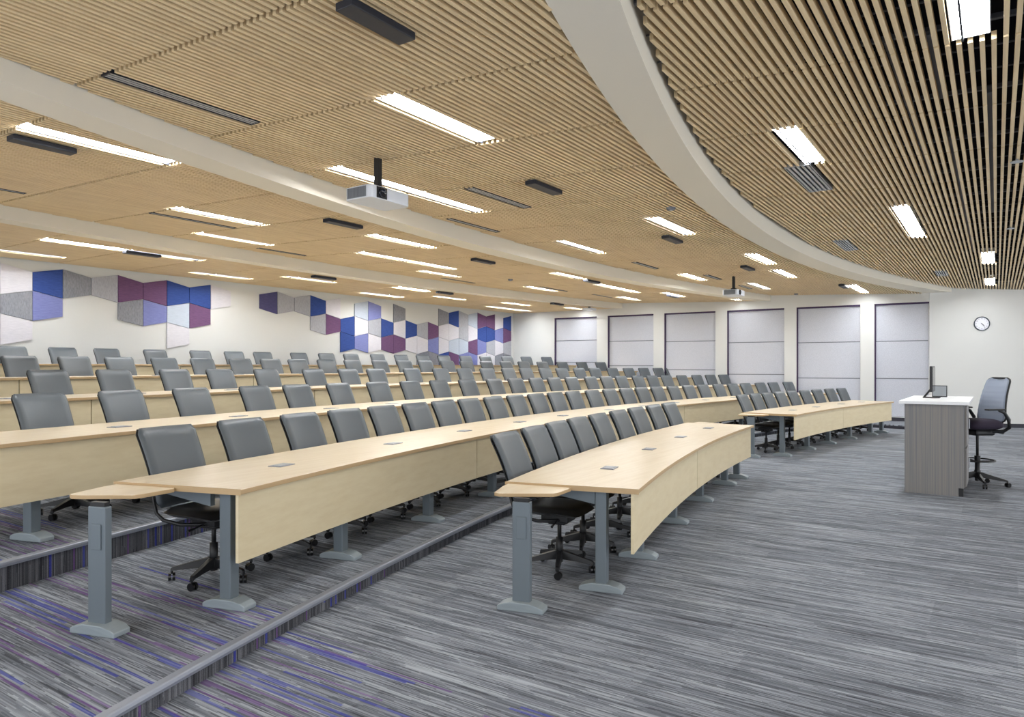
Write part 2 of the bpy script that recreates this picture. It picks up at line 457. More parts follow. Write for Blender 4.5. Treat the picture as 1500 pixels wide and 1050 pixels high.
for k in 'FAB':
    for i, (u0, u1, v, w) in enumerate(sorted(VENTS[k])):
        z = zc(k, v)-.004; L2 = (u1-u0)/2
        e = empty('ceiling_vent', ((u0+u1)/2, v, z), 0, 'slim louvred air vent, %s in the %s' % (NTH[i], BAY[k]), 'air vent', 'slot vents set in the slatted ceiling')
        h = MB(); h.box(-L2, L2, -w/2-.008, -w/2, 0, .05); h.box(-L2, L2, w/2, w/2+.008, 0, .05)
        h.box(-L2, -L2+.01, -w/2, w/2, 0, .05); h.box(L2-.01, L2, -w/2, w/2, 0, .05)
        h.build('frame', M['alu'] if k == 'F' else M['box'], e)
        h = MB(); h.box(-L2, L2, -w/2, w/2, .05, .055); h.build('backing', M['plenum'], e)
        n = 5 if w > .15 else (3 if w > .1 else 2)
        for j in range(n):
            y = -w/2 + w*(j+.5)/n; q = w/n*.27
            h = MB(); h.box(-L2+.01, L2-.01, y-q, y+q, .004, .02); h.build('louver', M['alu'], e)
BOXES = {'A': [(2.66,3.16,2.90),(6.53,7.12,4.20),(10.46,11.05,4.24),(14.43,15.05,4.2),(18.58,19.25,3.08)],
         'B': [(2.62,3.13,6.95),(6.53,7.15,7.46),(10.53,11.15,8.02),(14.48,15.1,7.8),(18.73,19.4,7.5)],
         'C': [(6.18,6.78,11.98),(10.1,10.7,11.95),(14.03,14.6,11.83),(18.48,19.1,11.1)]}
for k in 'ABC':
    for i, (u0, u1, v) in enumerate(BOXES[k]):
        z = zc(k, v)-.055
        e = empty('ceiling_box', ((u0+u1)/2, v, z), 0, 'black box under the slats, %s in the %s' % (NTH[i], BAY[k]), 'ceiling box', 'black boxes fixed under the ceiling slats')
        L2 = (u1-u0)/2
        h = MB(); h.box(-L2, L2, -.065, .065, 0, .045); h.build('case', M['box'], e, bevel=.004)
        for s_ in (-1, 1):
            h = MB(); h.box(s_*(L2-.03)-.012, s_*(L2-.03)+.012, -.05, .05, .045, .053); h.build('bracket', M['steel'], e)
# sprinklers and detectors
def disc(b, r, z0, z1, n=20, r2=None, mi=0):
    r2 = r2 or r
    b.tube([(0,0,z0),(0,0,z1)], [r, r2], n, mi)
for (k, u, v, lb) in (('F',8.34,-.16,'round sprinkler plate at the right edge of the front ceiling bay'),
                  ('F',12.32,-.16,'round sprinkler plate beyond the nearest one in the front ceiling bay')):
    z = zc(k, v); e = empty('sprinkler', (u, v, z), 0, lb, 'sprinkler', 'ceiling sprinklers')
    h = MB(); disc(h, .055, -.03, -.024); h.build('plate', M['alu'], e)
    h = MB(); h.tube([(0,0,-.024),(0,0,.1)], .012, 8); h.build('pipe', M['alu'], e)
for (k, u, v, lb) in (('A',8.55,3.39,'small grey detector on the slats close to the widest beam'),
                  ('A',21.15,4.68,'small grey detector on the slats near the window wall'),
                  ('B',13.99,9.55,'small grey detector on the slats between the rear beams')):
    z = zc(k, v); e = empty('smoke_detector', (u, v, z), 0, lb, 'smoke detector')
    h = MB(); disc(h, .05, -.03, 0, 20, .06); h.build('body', M['duct'], e)
    h = MB(); disc(h, .02, -.04, -.028); h.build('sensor', M['alu'], e)

# ------------------------------------------------------------------ fabric wall panels
GRID1 = dict(u0=5.88-.512, w=.512, cols={ # column: list of rows
 0: ['off-white','mottled grey','off-white'], 1: ['deep blue','periwinkle',None], 2: ['mottled grey'], 3: ['light grey'],
 4: ['plum','mottled grey'], 5: ['plum','periwinkle'], 6: ['deep blue','pale blue-grey','off-white'], 7: ['deep blue','plum'], 8: ['off-white']}, par=0)
GRID2 = dict(u0=10.75, w=.5106, par=1, cols={
 0:['dark indigo'],1:['light grey'],2:['light grey'],3:['deep blue','light grey'],4:['off-white','plum'],5:[None,'deep blue','deep blue'],
 6:['pale blue-grey','off-white','periwinkle'],7:['periwinkle','light grey','off-white'],8:[None,'deep blue','plum'],9:['mottled grey','off-white','plum'],
 10:[None,'deep blue','off-white'],11:[None,'light grey','off-white','mottled grey'],12:[None,'plum','periwinkle','mottled grey'],
 13:['mottled grey','off-white','off-white','deep blue'],14:['deep blue','off-white','pale blue-grey','plum'],15:['light grey','light grey','pale blue-grey','periwinkle'],
 16:['pale blue-grey','off-white','plum','periwinkle'],17:['plum','deep blue','periwinkle','off-white'],18:['plum','deep blue','light grey','off-white'],
 19:['off-white','periwinkle','off-white','mottled grey'],20:['deep blue','plum','light grey','mottled grey']})
ROWN = ['top row', 'second row', 'third row', 'bottom row']
for G, side in ((GRID1, 'left-hand'), (GRID2, 'right-hand')):
    cnt = [0]*4
    for c in sorted(G['cols']):
        for j, colr in enumerate(G['cols'][c]):
            if not colr: continue
            cnt[j] += 1
            # parity so that the top edge is high on odd columns of the right cluster
            def zb(col, jj):
                cc = col if side == 'right-hand' else col
                s_ = 1 if (cc + jj) % 2 == (1 if side == 'right-hand' else 0) else -1
                return 3.353-.452*jj+.053*s_
            ua = G['u0']+G['w']*c; ub = ua+G['w']
            g = .004
            pts = [(ua+g, zb(c, j+1)+g), (ub-g, zb(c+1, j+1)+g), (ub-g, zb(c+1, j)-g), (ua+g, zb(c, j)-g)]
            cu_, cz_ = (ua+ub)/2, sum(p_[1] for p_ in pts)/4
            b = MB(); y0, y1 = -.032, -.001
            vs = [(p_[0]-cu_, y0, p_[1]-cz_) for p_ in pts] + [(p_[0]-cu_, y1, p_[1]-cz_) for p_ in pts]
            b.add(vs, [(0,1,2,3),(7,6,5,4),(0,4,5,1),(1,5,6,2),(2,6,7,3),(3,7,4,0)])
            o = b.build('wall_panel', FELT[colr], bevel=.003, loc=(cu_, VB, cz_))
            tag(o, '%s felt wall panel, %s from left in %s of the %s cluster' % (colr, ORD[cnt[j]-1], ROWN[j], side), 'wall panel', 'trapezoid felt panels on the rear wall')

# ------------------------------------------------------------------ desks
def arc_slab(b, r0, r1, p0, p1, z0, z1, mi_top=0, mi_side=1, n=None):
    n = n or max(4, int((p1-p0)/.012)); vs = []
    for i in range(n+1):
        ph = p0+(p1-p0)*i/n
        for r, z in ((r0,z0),(r1,z0),(r1,z1),(r0,z1)): vs.append(P(ph, r)+(z,))
    for i in range(n):
        a = i*4; c = a+4
        b.add([], [], 0)
        o = len(b.v)
    o = len(b.v); b.v += vs
    for i in range(n):
        a = o+i*4; c = a+4
        for f, mi in (((a+3,a+2,c+2,c+3), mi_top), ((a,a+1,c+1,c)[::-1], mi_side), ((a,a+3,c+3,c), mi_side), ((a+1,a+2,c+2,c+1)[::-1], mi_side)):
            b.f.append(list(f)); b.mi.append(mi); b.smooth.append(False)
    a = o+n*4
    for f in ((o,o+1,o+2,o+3)[::-1], (a,a+1,a+2,a+3)):
        b.f.append(list(f)); b.mi.append(mi_side); b.smooth.append(False)
def local_frame(phi, r, z):  # returns function mapping (tangential, radial, z)
    c, s_ = cos(phi), sin(phi); x, y = P(phi, r)
    return lambda t_, q, zz: (x + t_*c + q*s_, y - t_*s_ + q*c, z+zz)
def pbox(b, fr, t0, t1, q0, q1, z0, z1, mi=0):
    b.add([fr(t0,q0,z0),fr(t1,q0,z0),fr(t1,q1,z0),fr(t0,q1,z0),fr(t0,q0,z1),fr(t1,q0,z1),fr(t1,q1,z1),fr(t0,q1,z1)],
          [(0,3,2,1),(4,5,6,7),(0,1,5,4),(1,2,6,5),(2,3,7,6),(3,0,4,7)], mi)
def leg(parent, phi, r, z, kind='post'):
    fr = local_frame(phi, r, z); b = MB()
    if kind == 'wide': pbox(b, fr, -.024, .024, -.06, .06, .035, .695)
    else: pbox(b, fr, -.04, .04, -.04, .04, .035, .7085)
    lg = b.build('leg', M['steel'], parent, bevel=.006)
    f_ = MB(); prof = [(-.155,.0),(-.155,.028),(-.12,.045),(-.06,.06),(.06,.06),(.12,.045),(.155,.028),(.155,.0)]
    w = [.055,.055,.06,.062,.062,.06,.055,.055]
    n = len(prof)
    vs = [fr(-w[i], q, zz) for i, (q, zz) in enumerate(prof)] + [fr(w[i], q, zz) for i, (q, zz) in enumerate(prof)]
    f_.add(vs, [list(range(n))[::-1], list(range(n, 2*n))] + [(i,(i+1)%n,(i+1)%n+n,i+n)for i in range(n)])
    f_.build('foot', M['foot'], lg, bevel=.006)
    if kind == 'wide':
        o_ = MB(); pbox(o_, fr, -.032, -.024, -.036, .03, .46, .60); o_.build('socket_plate', M['steel'], lg, bevel=.003)
        o_ = MB(); pbox(o_, fr, -.018, .018, -.05, .05, .695, .718); o_.build('bracket', M['black'], lg)
    return lg
def brace(parent, phi, r, z):
    fr = local_frame(phi, r, z); b = MB()
    vs = []
    for t_ in (-.02, .02):
        vs += [fr(t_, .036, .60), fr(t_, .036, .70), fr(t_, .5, .705), fr(t_, .5, .68)]
    b.add(vs, [(0,1,2,3)[::-1],(4,5,6,7),(0,4,5,1)[::-1],(1,5,6,2)[::-1],(2,6,7,3)[::-1],(3,7,4,0)[::-1]])
    b.build('brace', M['steel'], parent)
def desk(label, r0, z, p0, p1, seams, legs, outlets, tabs=(), depth=.95):
    cx, cy = P((p0+p1)/2, r0)
    e = empty('curved_desk', (0,0,0), 0, label, 'desk', 'curved maple desk rows')
    Z = z+.74
    b = MB(); arc_slab(b, r0, r0+depth, p0, p1, Z-.03, Z); b.build('desktop', [M['maple_top'], M['edge']], e, bevel=.003)
    cuts = [p0+.0006] + list(seams) + [p1-.0006]
    for a, c in zip(cuts, cuts[1:]):
        b = MB(); arc_slab(b, r0+.035, r0+.055, a+.0002, c-.0002, z+.30, Z-.0305, 0, 0); b.build('modesty_panel', [M['maple'], M['edge']], e)
    for ph, rr, kind in legs: leg(e, ph, rr, z, kind)
    for s_, ph in ((1, p0),) + (((-1, p1),) if len(tabs) > 1 else ()):
        brace(e, ph+s_*.0045, r0+.29, z)
    for side in tabs:
        ph = p0 if side > 0 else p1
        fr = local_frame(ph, r0+depth, Z); sg = -side
        pts = [(0,-.02),(0,-.47),(sg*.02,-.49),(sg*.23,-.46),(sg*.27,-.44),(sg*.37,-.16),(sg*.38,-.10),(sg*.36,-.06),(sg*.1,-.02)]
        if sg < 0: pts = pts
        else: pts = pts[::-1]
        n = len(pts); q = MB()
        vs = [fr(a_, b_, -.036) for a_, b_ in pts] + [fr(a_, b_, -.012) for a_, b_ in pts]
        q.add(vs, [list(range(n)), list(range(n, 2*n))[::-1]] + [(i, i+n, (i+1)%n+n, (i+1)%n) for i in range(n)])
        for fi in range(len(q.mi)): q.mi[fi] = 1
        q.mi[1] = 0
        q.build('side_tablet', [M['maple_top'], M['edge']], e, bevel=.004)
    for ph in outlets:
        fr = local_frame(ph, r0+.42, Z); q = MB()
        pts = [(-.1,-.0),(-.075,-.05),(.075,-.05),(.1,0),(.075,.05),(-.075,.05)]; n = 6
        pbox(q, fr, -.085, .085, -.055, .055, 0.0005, .006)
        o_ = q.build('power_outlet', M['outlet'], e, bevel=.003)
        q = MB(); pbox(q, fr, -.06, .06, -.035, .035, .006, .009); q.build('lid', M['alu'], o_, bevel=.001)
    return e
def steps(a, c, d):
    n = max(1, round((c-a)/d)); return [a+(c-a)*i/n for i in range(n+1)]
LR = .26
desk('curved floor-level maple desk in the middle foreground, side tablet at its near end', 30.85, 0, -.2387, -.0501, [-.1483],
     [(-.2525,31.52,'wide'),(-.2342,31.13,'post')]+[(p_,31.07,'post') for p_ in (-.2035,-.158,-.116,-.0739)]+[(-.0533,31.06,'post'),(-.0375,31.5,'wide')],
     [-.2090,-.1629,-.1189,-.0752], (1,-1))
desk('floor-level maple desk in the distance, beside the instructor desk', 30.85, 0, .0367, .2350, [.1364],
     [(.0235,31.5,'wide'),(.0412,31.13,'post')]+[(p_,31.07,'post') for p_ in (.083,.125,.167,.209)]+[(.2315,31.08,'post')],
     [.0766,.1214,.1701,.2095], (1,))
desk('long maple desk on the first raised tier', 32.95, FL[1], -.2812, .2886, [-.1755,-.0655,.0445,.1545],
     [(-.2945,33.52,'wide'),(-.2775,33.13,'post')]+[(-.2417+.0423*i,33.11,'post') for i in range(13)],
     [-.2527,-.2054,-.1622,-.1190,-.0785,-.0278,.014,.058,.1019,.145,.19,.235], (1,))
desk('long maple desk on the second raised tier', 34.98, FL[2], -.298, .2830, [-.181,-.078,.025,.128,.23],
     [(-.2693+.0395*i,35.13,'post') for i in range(14)], [-.2411,-.2003,-.1566,-.1199,-.079,-.038,.003,.044,.085,.126,.167,.208,.249])
desk('long maple desk on the third raised tier', 36.95, FL[3], -.298, .2690, [-.214,-.116,-.018,.08,.178],
     [(-.28+.038*i,37.1,'post') for i in range(15)], [-.27+.04*i for i in range(14)])
desk('long maple desk on the fourth raised tier', 38.95, FL[4], -.298, .2560, [-.2,-.1,0,.1,.2],
     [(-.28+.036*i,39.1,'post') for i in range(15)], [-.26+.04*i for i in range(13)])
desk('topmost long maple desk below the felt wall panels', 40.9, FL[5], -.298, .2360, [-.2,-.1,0,.1],
     [(-.28+.036*i,41.05,'post') for i in range(15)], [-.25+.04*i for i in range(12)])

# ------------------------------------------------------------------ swivel chairs
def make_chair():
    e = empty('swivel_chair', (0,0,0))
    def by(t_): return -.29 - .20*t_ + .022*sin(pi*t_)     # centre line of the back, t 0..1 from bottom
    def bz(t_): return .50 + .535*t_
    TH = .045
    b = MB(); nu, nv = 14, 14
    def prof(i, j, front):
        s_ = -1+2*i/nu; t_ = j/nv
        tt = min(1, max(0, t_)); cr = .024
        half = .241 - .012*(1-tt)
        zz = tt*.53; d = 0
        for edge in (zz, .53-zz):
            if edge < cr: d = max(d, cr - sqrt(max(cr*cr-(cr-edge)**2, 0)))
        half -= d
        edgeu = max(0, abs(s_)-.86)/.14; edget = max(0, abs(2*t_-1)-.88)/.12
        th = TH*sqrt(max(0.0, 1-max(edgeu, edget)**2.4))*.5 + .003
        x = s_*half; y = by(t_) + .028*s_*s_
        return (x, y + (th if front else -th), bz(t_))
    vs = []; 
    for front in (1, 0):
        for j in range(nv+1):
            for i in range(nu+1): vs.append(prof(i, j, front))
    w = nu+1; O = w*(nv+1); fs = []
    for j in range(nv):
        for i in range(nu):
            a = j*w+i; fs.append((a, a+w, a+w+1, a+1)); fs.append((O+a, O+a+1, O+a+w+1, O+a+w))
    for i in range(nu):
        fs.append((i, i+1, O+i+1, O+i)); a = nv*w+i; fs.append((a, O+a, O+a+1, a+1))
    for j in range(nv):
        a = j*w; fs.append((a, O+a, O+a+w, a+w)); a = j*w+nu; fs.append((a, a+w, O+a+w, O+a))
    b.add(vs, fs, 0, True); b.build('backrest', M['leather'], e)
    # thin black shell on the rear of the back
    b = MB(); vs = []
    for off in (.027, .034):
        for j in range(nv+1):
            for i in range(nu+1):
                p_ = prof(i, j, 0); t_ = j/nv
                vs.append((p_[0]*.97, by(t_)+.028*(2*i/nu-1)**2-off, .51+(p_[2]-.5)*.965))
    fs = []
    for j in range(nv):
        for i in range(nu):
            a = j*w+i; fs.append((a, a+w, a+w+1, a+1)); fs.append((O+a, O+a+1, O+a+w+1, O+a+w))
    for i in range(nu):
        fs.append((i, i+1, O+i+1, O+i)); a = nv*w+i; fs.append((a, O+a, O+a+1, a+1))
    for j in range(nv):
        a = j*w; fs.append((a, O+a, O+a+w, a+w)); a = j*w+nu; fs.append((a, a+w, O+a+w, O+a))
    b.add(vs, fs, 0, True); b.build('back_shell', M['black'], e)
    # seat cushion
    b = MB(); n = 14
    def sf(i, j, top):
        x = -1+2*i/n; y = -1+2*j/n
        k_ = max(abs(x), abs(y)); rr = (abs(x)**5+abs(y)**5)**.2
        sc = k_/rr if rr > 1e-6 else 1
        X = x*sc*.245; Y = y*sc*.25 - .015
        ed = min(1, k_)**6
        z = .475 + .012*(1-ed) - .018*max(0, y)**3
        dz = .045*(1-ed**2)
        return (X, Y, z+dz*.6 if top else z-dz*.8-.0)
    vs = [sf(i, j, 1) for j in range(n+1) for i in range(n+1)] + [sf(i, j, 0) for j in range(n+1) for i in range(n+1)]
    w2 = n+1; O2 = w2*w2; fs = []
    for j in range(n):
        for i in range(n):
            a = j*w2+i; fs.append((a, a+1, a+w2+1, a+w2)); fs.append((O2+a, O2+a+w2, O2+a+w2+1, O2+a+1))
    b.add(vs, fs, 0, True); b.build('seat', M['black_leather'], e)
    # side rails sweeping from under the seat up the sides of the back
    for s_ in (-1, 1):
        b = MB(); pts = [(s_*.05,.05,.40),(s_*.12,.0,.395),(s_*.19,-.10,.40),(s_*.222,-.22,.425),(s_*.232,-.275,.47),(s_*.228,-.30,.53),(s_*.222,-.325,.60),(s_*.215,-.35,.68)]
        b.tube(pts, [.014,.014,.014,.013,.012,.010,.008,.007], 8); b.build('back_rail', M['black'], e)
    b = MB(); b.box(-.09,.09,-.12,.10,.375,.435); b.box(-.05,.05,-.08,.06,.35,.376)
    b.build('seat_mechanism', M['black'], e, bevel=.01)
    b = MB(); b.tube([(.08,.02,.40),(.2,.03,.385),(.25,.035,.38)], [.006,.006,.011], 6); b.build('lever', M['black'], e)
    b = MB(); b.tube([(0,0,.06),(0,0,.10),(0,0,.101),(0,0,.25),(0,0,.251),(0,0,.37)], [.026,.026,.028,.028,.016,.016], 12); b.build('gas_lift', M['black'], e)
    b = MB(); disc(b, .045, .085, .135, 16, .036)
    for k_ in range(5):
        a_ = 2*pi*k_/5+.3; c, s_ = cos(a_), sin(a_)
        prof_ = [(.03,.026,.085,.15),(.14,.022,.082,.125),(.22,.018,.076,.105),(.262,.016,.072,.096),(.276,.013,.06,.086)]
        vs = []
        for (r, hw, z0, z1) in prof_:
            for (t_, z) in ((-hw,z0),(hw,z0),(hw*.7,z1),(-hw*.7,z1)): vs.append((r*c-t_*s_, r*s_+t_*c, z))
        m_ = len(prof_)
        b.add(vs, [(i*4+q, i*4+(q+1)%4, (i+1)*4+(q+1)%4, (i+1)*4+q) for i in range(m_-1) for q in range(4)] + [(0,3,2,1), tuple((m_-1)*4+q for q in range(4))])
    b.build('star_base', M['black'], e)
    for k_ in range(5):
        a_ = 2*pi*k_/5+.3; c, s_ = cos(a_), sin(a_); ta = a_+.9*(k_-2)
        cc, ss = cos(ta), sin(ta); X, Y = .270*c, .270*s_
        b = MB(); b.tube([(X,Y,.05),(X,Y,.078)], .008, 8)
        for q in (-.022, .004):
            vs0 = []; n_ = 14
            for dd in (q, q+.018):
                for h_ in range(n_):
                    an = 2*pi*h_/n_; px = .027*cos(an)-.008; pz = .028+.027*sin(an)
                    vs0.append((X+px*cc-dd*ss, Y+px*ss+dd*cc, pz))
            b.add(vs0, [list(range(n_)), list(range(n_, 2*n_))[::-1]] + [(h_, h_+n_, (h_+1)%n_+n_, (h_+1)%n_) for h_ in range(n_)])
        b.build('caster', M['wheel'], e)
    return e
CH = {
'F1': (32.05, 0, [-0.2211, -0.2008, -0.1821, -0.163, -0.1426, -0.1202, -0.0988, -0.0763, -0.0553], 'grey leather swivel chair, %s from left at the foreground floor-level desk'),
'F2': (32.06, 0, [0.0583, 0.0802, 0.1007, 0.1221, 0.1438, 0.1663, 0.1883, 0.211, 0.2326], 'grey leather swivel chair, %s from left at the distant floor-level desk'),
'E': (34.12, 1, [-0.2631, -0.2406, -0.2187, -0.1982, -0.1787, -0.1591, -0.1403, -0.1218, -0.1022, -0.083, -0.0636, -0.0446, -0.0259, -0.0042, 0.0158, 0.0363, 0.0559, 0.0762, 0.098, 0.1196, 0.1408, 0.1635, 0.185, 0.2049, 0.2277, 0.2481, 0.272], 'grey leather swivel chair, %s from left on the first raised tier'),
'D': (36.15, 2, [-0.2468, -0.2238, -0.1994, -0.1726, -0.1519, -0.1288, -0.1039, -0.0811, -0.0591, -0.0351, -0.0107, 0.0101, 0.0307, 0.0501, 0.0695, 0.0918, 0.1111, 0.1294, 0.1509, 0.1698, 0.1891, 0.2103, 0.2314, 0.2509, 0.2702, 0.2902], 'grey leather swivel chair, %s from left on the second raised tier'),
'C': (38.12, 3, [-0.2066, -0.184, -0.1596, -0.1387, -0.1145, -0.0867, -0.0637, -0.0436, -0.0156, 0.009, 0.0307, 0.0524, 0.0737, 0.0924, 0.1134, 0.1324, 0.1529, 0.1718, 0.1939, 0.2145, 0.2345, 0.2537, 0.2703], 'grey leather swivel chair, %s from left on the third raised tier'),
'B': (40.12, 4, [-0.1826, -0.1628, -0.1444, -0.1241, -0.1049, -0.0838, -0.0656, -0.0482, -0.0285, -0.0091, 0.0125, 0.0331, 0.0517, 0.072, 0.0905, 0.1109, 0.1314, 0.1507, 0.1719, 0.1949, 0.2184, 0.242], 'grey leather swivel chair, %s from left on the fourth raised tier'),
'A': (42.07, 5, [-0.1573, -0.1372, -0.1179, -0.0944, -0.0698, -0.0498, -0.0315, -0.0066, 0.0139, 0.0332, 0.0553, 0.076, 0.0959, 0.1162, 0.1382, 0.1588, 0.1825, 0.204, 0.2278], 'grey leather swivel chair, %s from left on the topmost tier'),
}
GRP = {'F1': 'swivel chairs at the foreground floor-level desk','F2':'swivel chairs at the distant floor-level desk','E':'swivel chairs on the first raised tier','D':'swivel chairs on the second raised tier','C':'swivel chairs on the third raised tier','B':'swivel chairs on the fourth raised tier','A':'swivel chairs on the topmost tier'}
proto = make_chair(); first = True
for k in ('F1','F2','E','D','C','B','A'):
    rt, fl, phis, lb = CH[k]
    for i, ph in enumerate(phis):
        c = proto if first else copy_tree(proto); first = False
        dl = {'F1': -.05, 'E': -.09+.05*min(1, i/8)}.get(k, -.04) + random.uniform(-.012 if k[0] == 'F' else -.025, .012 if k[0] == 'F' else .025)
        x, y = P(ph, rt); fx, fy = -sin(ph-dl), -cos(ph-dl)
        c.location = (x+.49*fx, y+.49*fy, FL[fl]); c.rotation_euler = (0, 0, pi-ph+dl)
        tag(c, lb % ORD[i], 'office chair', GRP[k])

# ------------------------------------------------------------------ instructor desk
e = empty('instructor_desk', (11.05, .62, 0), 0, 'tall instructor desk in grey striped laminate with white top', 'lectern')
def R(b, u0, u1, v0, v1, z0, z1, mi=0): b.box(u0-11.05, u1-11.05, v0-.62, v1-.62, z0, z1, mi)
b = MB(); b.add([(u-11.05, v-.62, z) for u in (10.10, 10.13) for v, z in ((.38,0),(.95,0),(.95,1.10),(.322,1.10),(.322,.10),(.38,.10))], [(0,5,4,3,2,1),(6,7,8,9,10,11)]+[(i,(i+1)%6,(i+1)%6+6,i+6) for i in range(6)]); b.build('end_panel', M['laminate'], e, bevel=.002)
b = MB(); R(b, 11.95,11.98,.38,.95,0,1.10); b.build('end_panel', M['laminate'], e, bevel=.002)
b = MB(); R(b, 10.13,11.95,.925,.95,0.0,1.10); b.build('front_panel', M['laminate'], e)
b = MB(); R(b, 10.115,10.16,.33,.375,.0,.098); R(b,10.16,10.75,.38,.40,0,.1); b.build('toe_kick', M['black'], e)
b = MB(); R(b, 10.14,10.76,.315,.92,.1,1.095); b.build('cabinet', M['laminate'], e)
for z0, z1 in ((.12,.58),(.6,1.08)):
    b = MB(); R(b, 10.145,10.75,.295,.313,z0,z1); d_ = b.build('door', M['laminate'], e, bevel=.002)
    b = MB(); b.tube([(10.68-11.05,.285-.62,(z0+z1)/2-.06),(10.68-11.05,.285-.62,(z0+z1)/2+.06)], .006, 8); b.build('handle', M['alu'], d_)
b = MB(); R(b, 10.06,12.02,.27,1.01,1.10,1.137); b.build('worktop', M['white'], e, bevel=.003)
# monitor
e = empty('monitor', (11.24,.72,1.137), 0, 'black desktop monitor seen edge-on, on the white-topped instructor desk', 'monitor')
b = MB(); b.box(-.25,.25,-.012,.02,.085,.43); b.build('case', M['black'], e, bevel=.006)
b = MB(); b.box(-.235,.235,-.016,-.012,.10,.415); b.build('screen', M['screen'], e)
b = MB(); b.box(-.12,.12,-.09,.11,0,.012); b.build('stand_base', M['black'], e, bevel=.004)
for s_ in (-1, 1):
    b = MB(); b.tube([(s_*.1,.10,.01),(s_*.1,.02,.12),(s_*.1,.018,.17)], [.009,.009,.008], 8); b.build('stand_arm', M['black'], e)
e = empty('touch_panel', (11.58,.66,1.137), 0, 'small grey touch panel tilted on a dark base behind the monitor', 'touch panel')
b = MB(); b.add([(0,-.09,0),(.1,-.09,0),(.1,.09,0),(0,.09,0),(.06,-.09,.16),(.075,-.09,.16),(.075,.09,.16),(.06,.09,.16)],
      [(0,3,2,1),(4,5,6,7),(0,1,5,4),(1,2,6,5),(2,3,7,6),(3,0,4,7)]); b.build('housing', M['black'], e, bevel=.003)
b = MB(); b.add([(.004,-.08,.014),(.004,.08,.014),(.056,.08,.150),(.056,-.08,.150)], [(0,3,2,1)])
b.v = [(x-.003,y,z+.001) for x,y,z in b.v]; b.add([(x+.004,y,z-.001) for x,y,z in b.v[:4]], [(0,1,2,3)]); b.build('screen', M['panel_grey'], e)

# ------------------------------------------------------------------ tall drafting chair
fu, fv = -.642, .767
e = empty('drafting_chair', (11.22,.21,0), atan2(fv, fu)-pi/2, 'tall drafting chair with blue-grey ribbed back and foot ring, by the white wall', 'office chair')
b = MB(); nu, nv = 12, 24
def dprof(i, j, front):
    s_ = -1+2*i/nu; t_ = j/nv; L = .58; zz = t_*L
    half = .235-.05*t_; d = 0; cr = .06
    for edge in (zz, L-zz):
        if edge < cr: d = max(d, cr-sqrt(max(cr*cr-(cr-edge)**2, 0)))
    half -= d; rib = .003*sin(t_*2*pi*9) if .2 < t_ < .85 else 0
    y = -.22-.12*t_+.03*sin(pi*t_)+.035*s_*s_
    return (s_*half, y+(.008+rib if front else -.008), .84+zz*.985)
vs = [dprof(i, j, f_) for f_ in (1, 0) for j in range(nv+1) for i in range(nu+1)]
w = nu+1; O = w*(nv+1); fs = []
for j in range(nv):
    for i in range(nu):
        a = j*w+i; fs.append((a, a+w, a+w+1, a+1)); fs.append((O+a, O+a+1, O+a+w+1, O+a+w))
for i in range(nu): fs.append((i, i+1, O+i+1, O+i)); a = nv*w+i; fs.append((a, O+a, O+a+1, a+1))
for j in range(nv): a = j*w; fs.append((a, O+a, O+a+w, a+w)); a = j*w+nu; fs.append((a, a+w, O+a+w, O+a))
b.add(vs, fs, 0, True); b.build('backrest', M['mesh_back'], e)
b = MB(); pts = []
for j in range(nv+1): x, y, z = dprof(nu, j, 0); pts.append((x+.004, y-.006, z))
for j in range(nv, -1, -1): x, y, z = dprof(0, j, 0); pts.append((x-.004, y-.006, z))
b.tube(pts, .012, 8); b.build('back_frame', M['black'], e)
b = MB(); n = 12
def sf2(i, j, top):
    x = -1+2*i/n; y = -1+2*j/n; k_ = max(abs(x), abs(y)); rr = (abs(x)**5+abs(y)**5)**.2; sc = k_/rr if rr > 1e-6 else 1
    ed = k_**6; return (x*sc*.25, y*sc*.24+.02, .83+.05*(1-ed)*(1 if top else 0)-.09*(1-ed*.4)*(0 if top else 1))
vs = [sf2(i, j, 1) for j in range(n+1) for i in range(n+1)] + [sf2(i, j, 0) for j in range(n+1) for i in range(n+1)]
w2 = n+1; O2 = w2*w2; fs = []
for j in range(n):
    for i in range(n): a = j*w2+i; fs.append((a, a+1, a+w2+1, a+w2)); fs.append((O2+a, O2+a+w2, O2+a+w2+1, O2+a+1))
for i in range(n):
    fs.append((i, O2+i, O2+i+1, i+1)); a = n*w2+i; fs.append((a, a+1, O2+a+1, O2+a))
    a = i*w2; fs.append((a, a+w2, O2+a+w2, O2+a)); a = i*w2+n; fs.append((a, O2+a, O2+a+w2, a+w2))
b.add(vs, fs, 0, True); b.build('seat', M['seat_purple'], e)
b = MB(); b.box(-.13,.13,-.16,.12,.66,.745); b.build('seat_mechanism', M['black'], e, bevel=.03)
for s_ in (-1, 1):
    b = MB(); b.tube([(s_*.16,-.08,.72),(s_*.25,-.16,.73),(s_*.295,-.20,.78),(s_*.30,-.19,.88),(s_*.30,-.13,.97),(s_*.29,-.06,1.0)], [.022,.022,.024,.024,.02,.016], 8)
    ar = b.build('armrest', M['black'], e)
    b = MB(); b.box(s_*.29-.04, s_*.29+.04, -.14,.11,1.0,1.02); b.build('arm_pad', M['black'], ar, bevel=.009)
b = MB(); b.tube([(s__*.0+x,y,z) for s__, x, y, z in [(0,-.16,-.15,.72),(0,-.14,-.24,.70),(0,0,-.27,.72),(0,.14,-.24,.70),(0,.16,-.15,.72)]], .02, 8); b.build('back_mount', M['black'], e)
b = MB(); b.tube([(0,0,.06),(0,0,.36),(0,0,.361),(0,0,.67)], [.03,.03,.018,.018], 12); b.build('gas_lift', M['black'], e)
b = MB(); ring = [(.22*cos(2*pi*i/28), .03+.22*sin(2*pi*i/28), .335) for i in range(29)]
b.tube(ring, .010, 8, caps=False); 
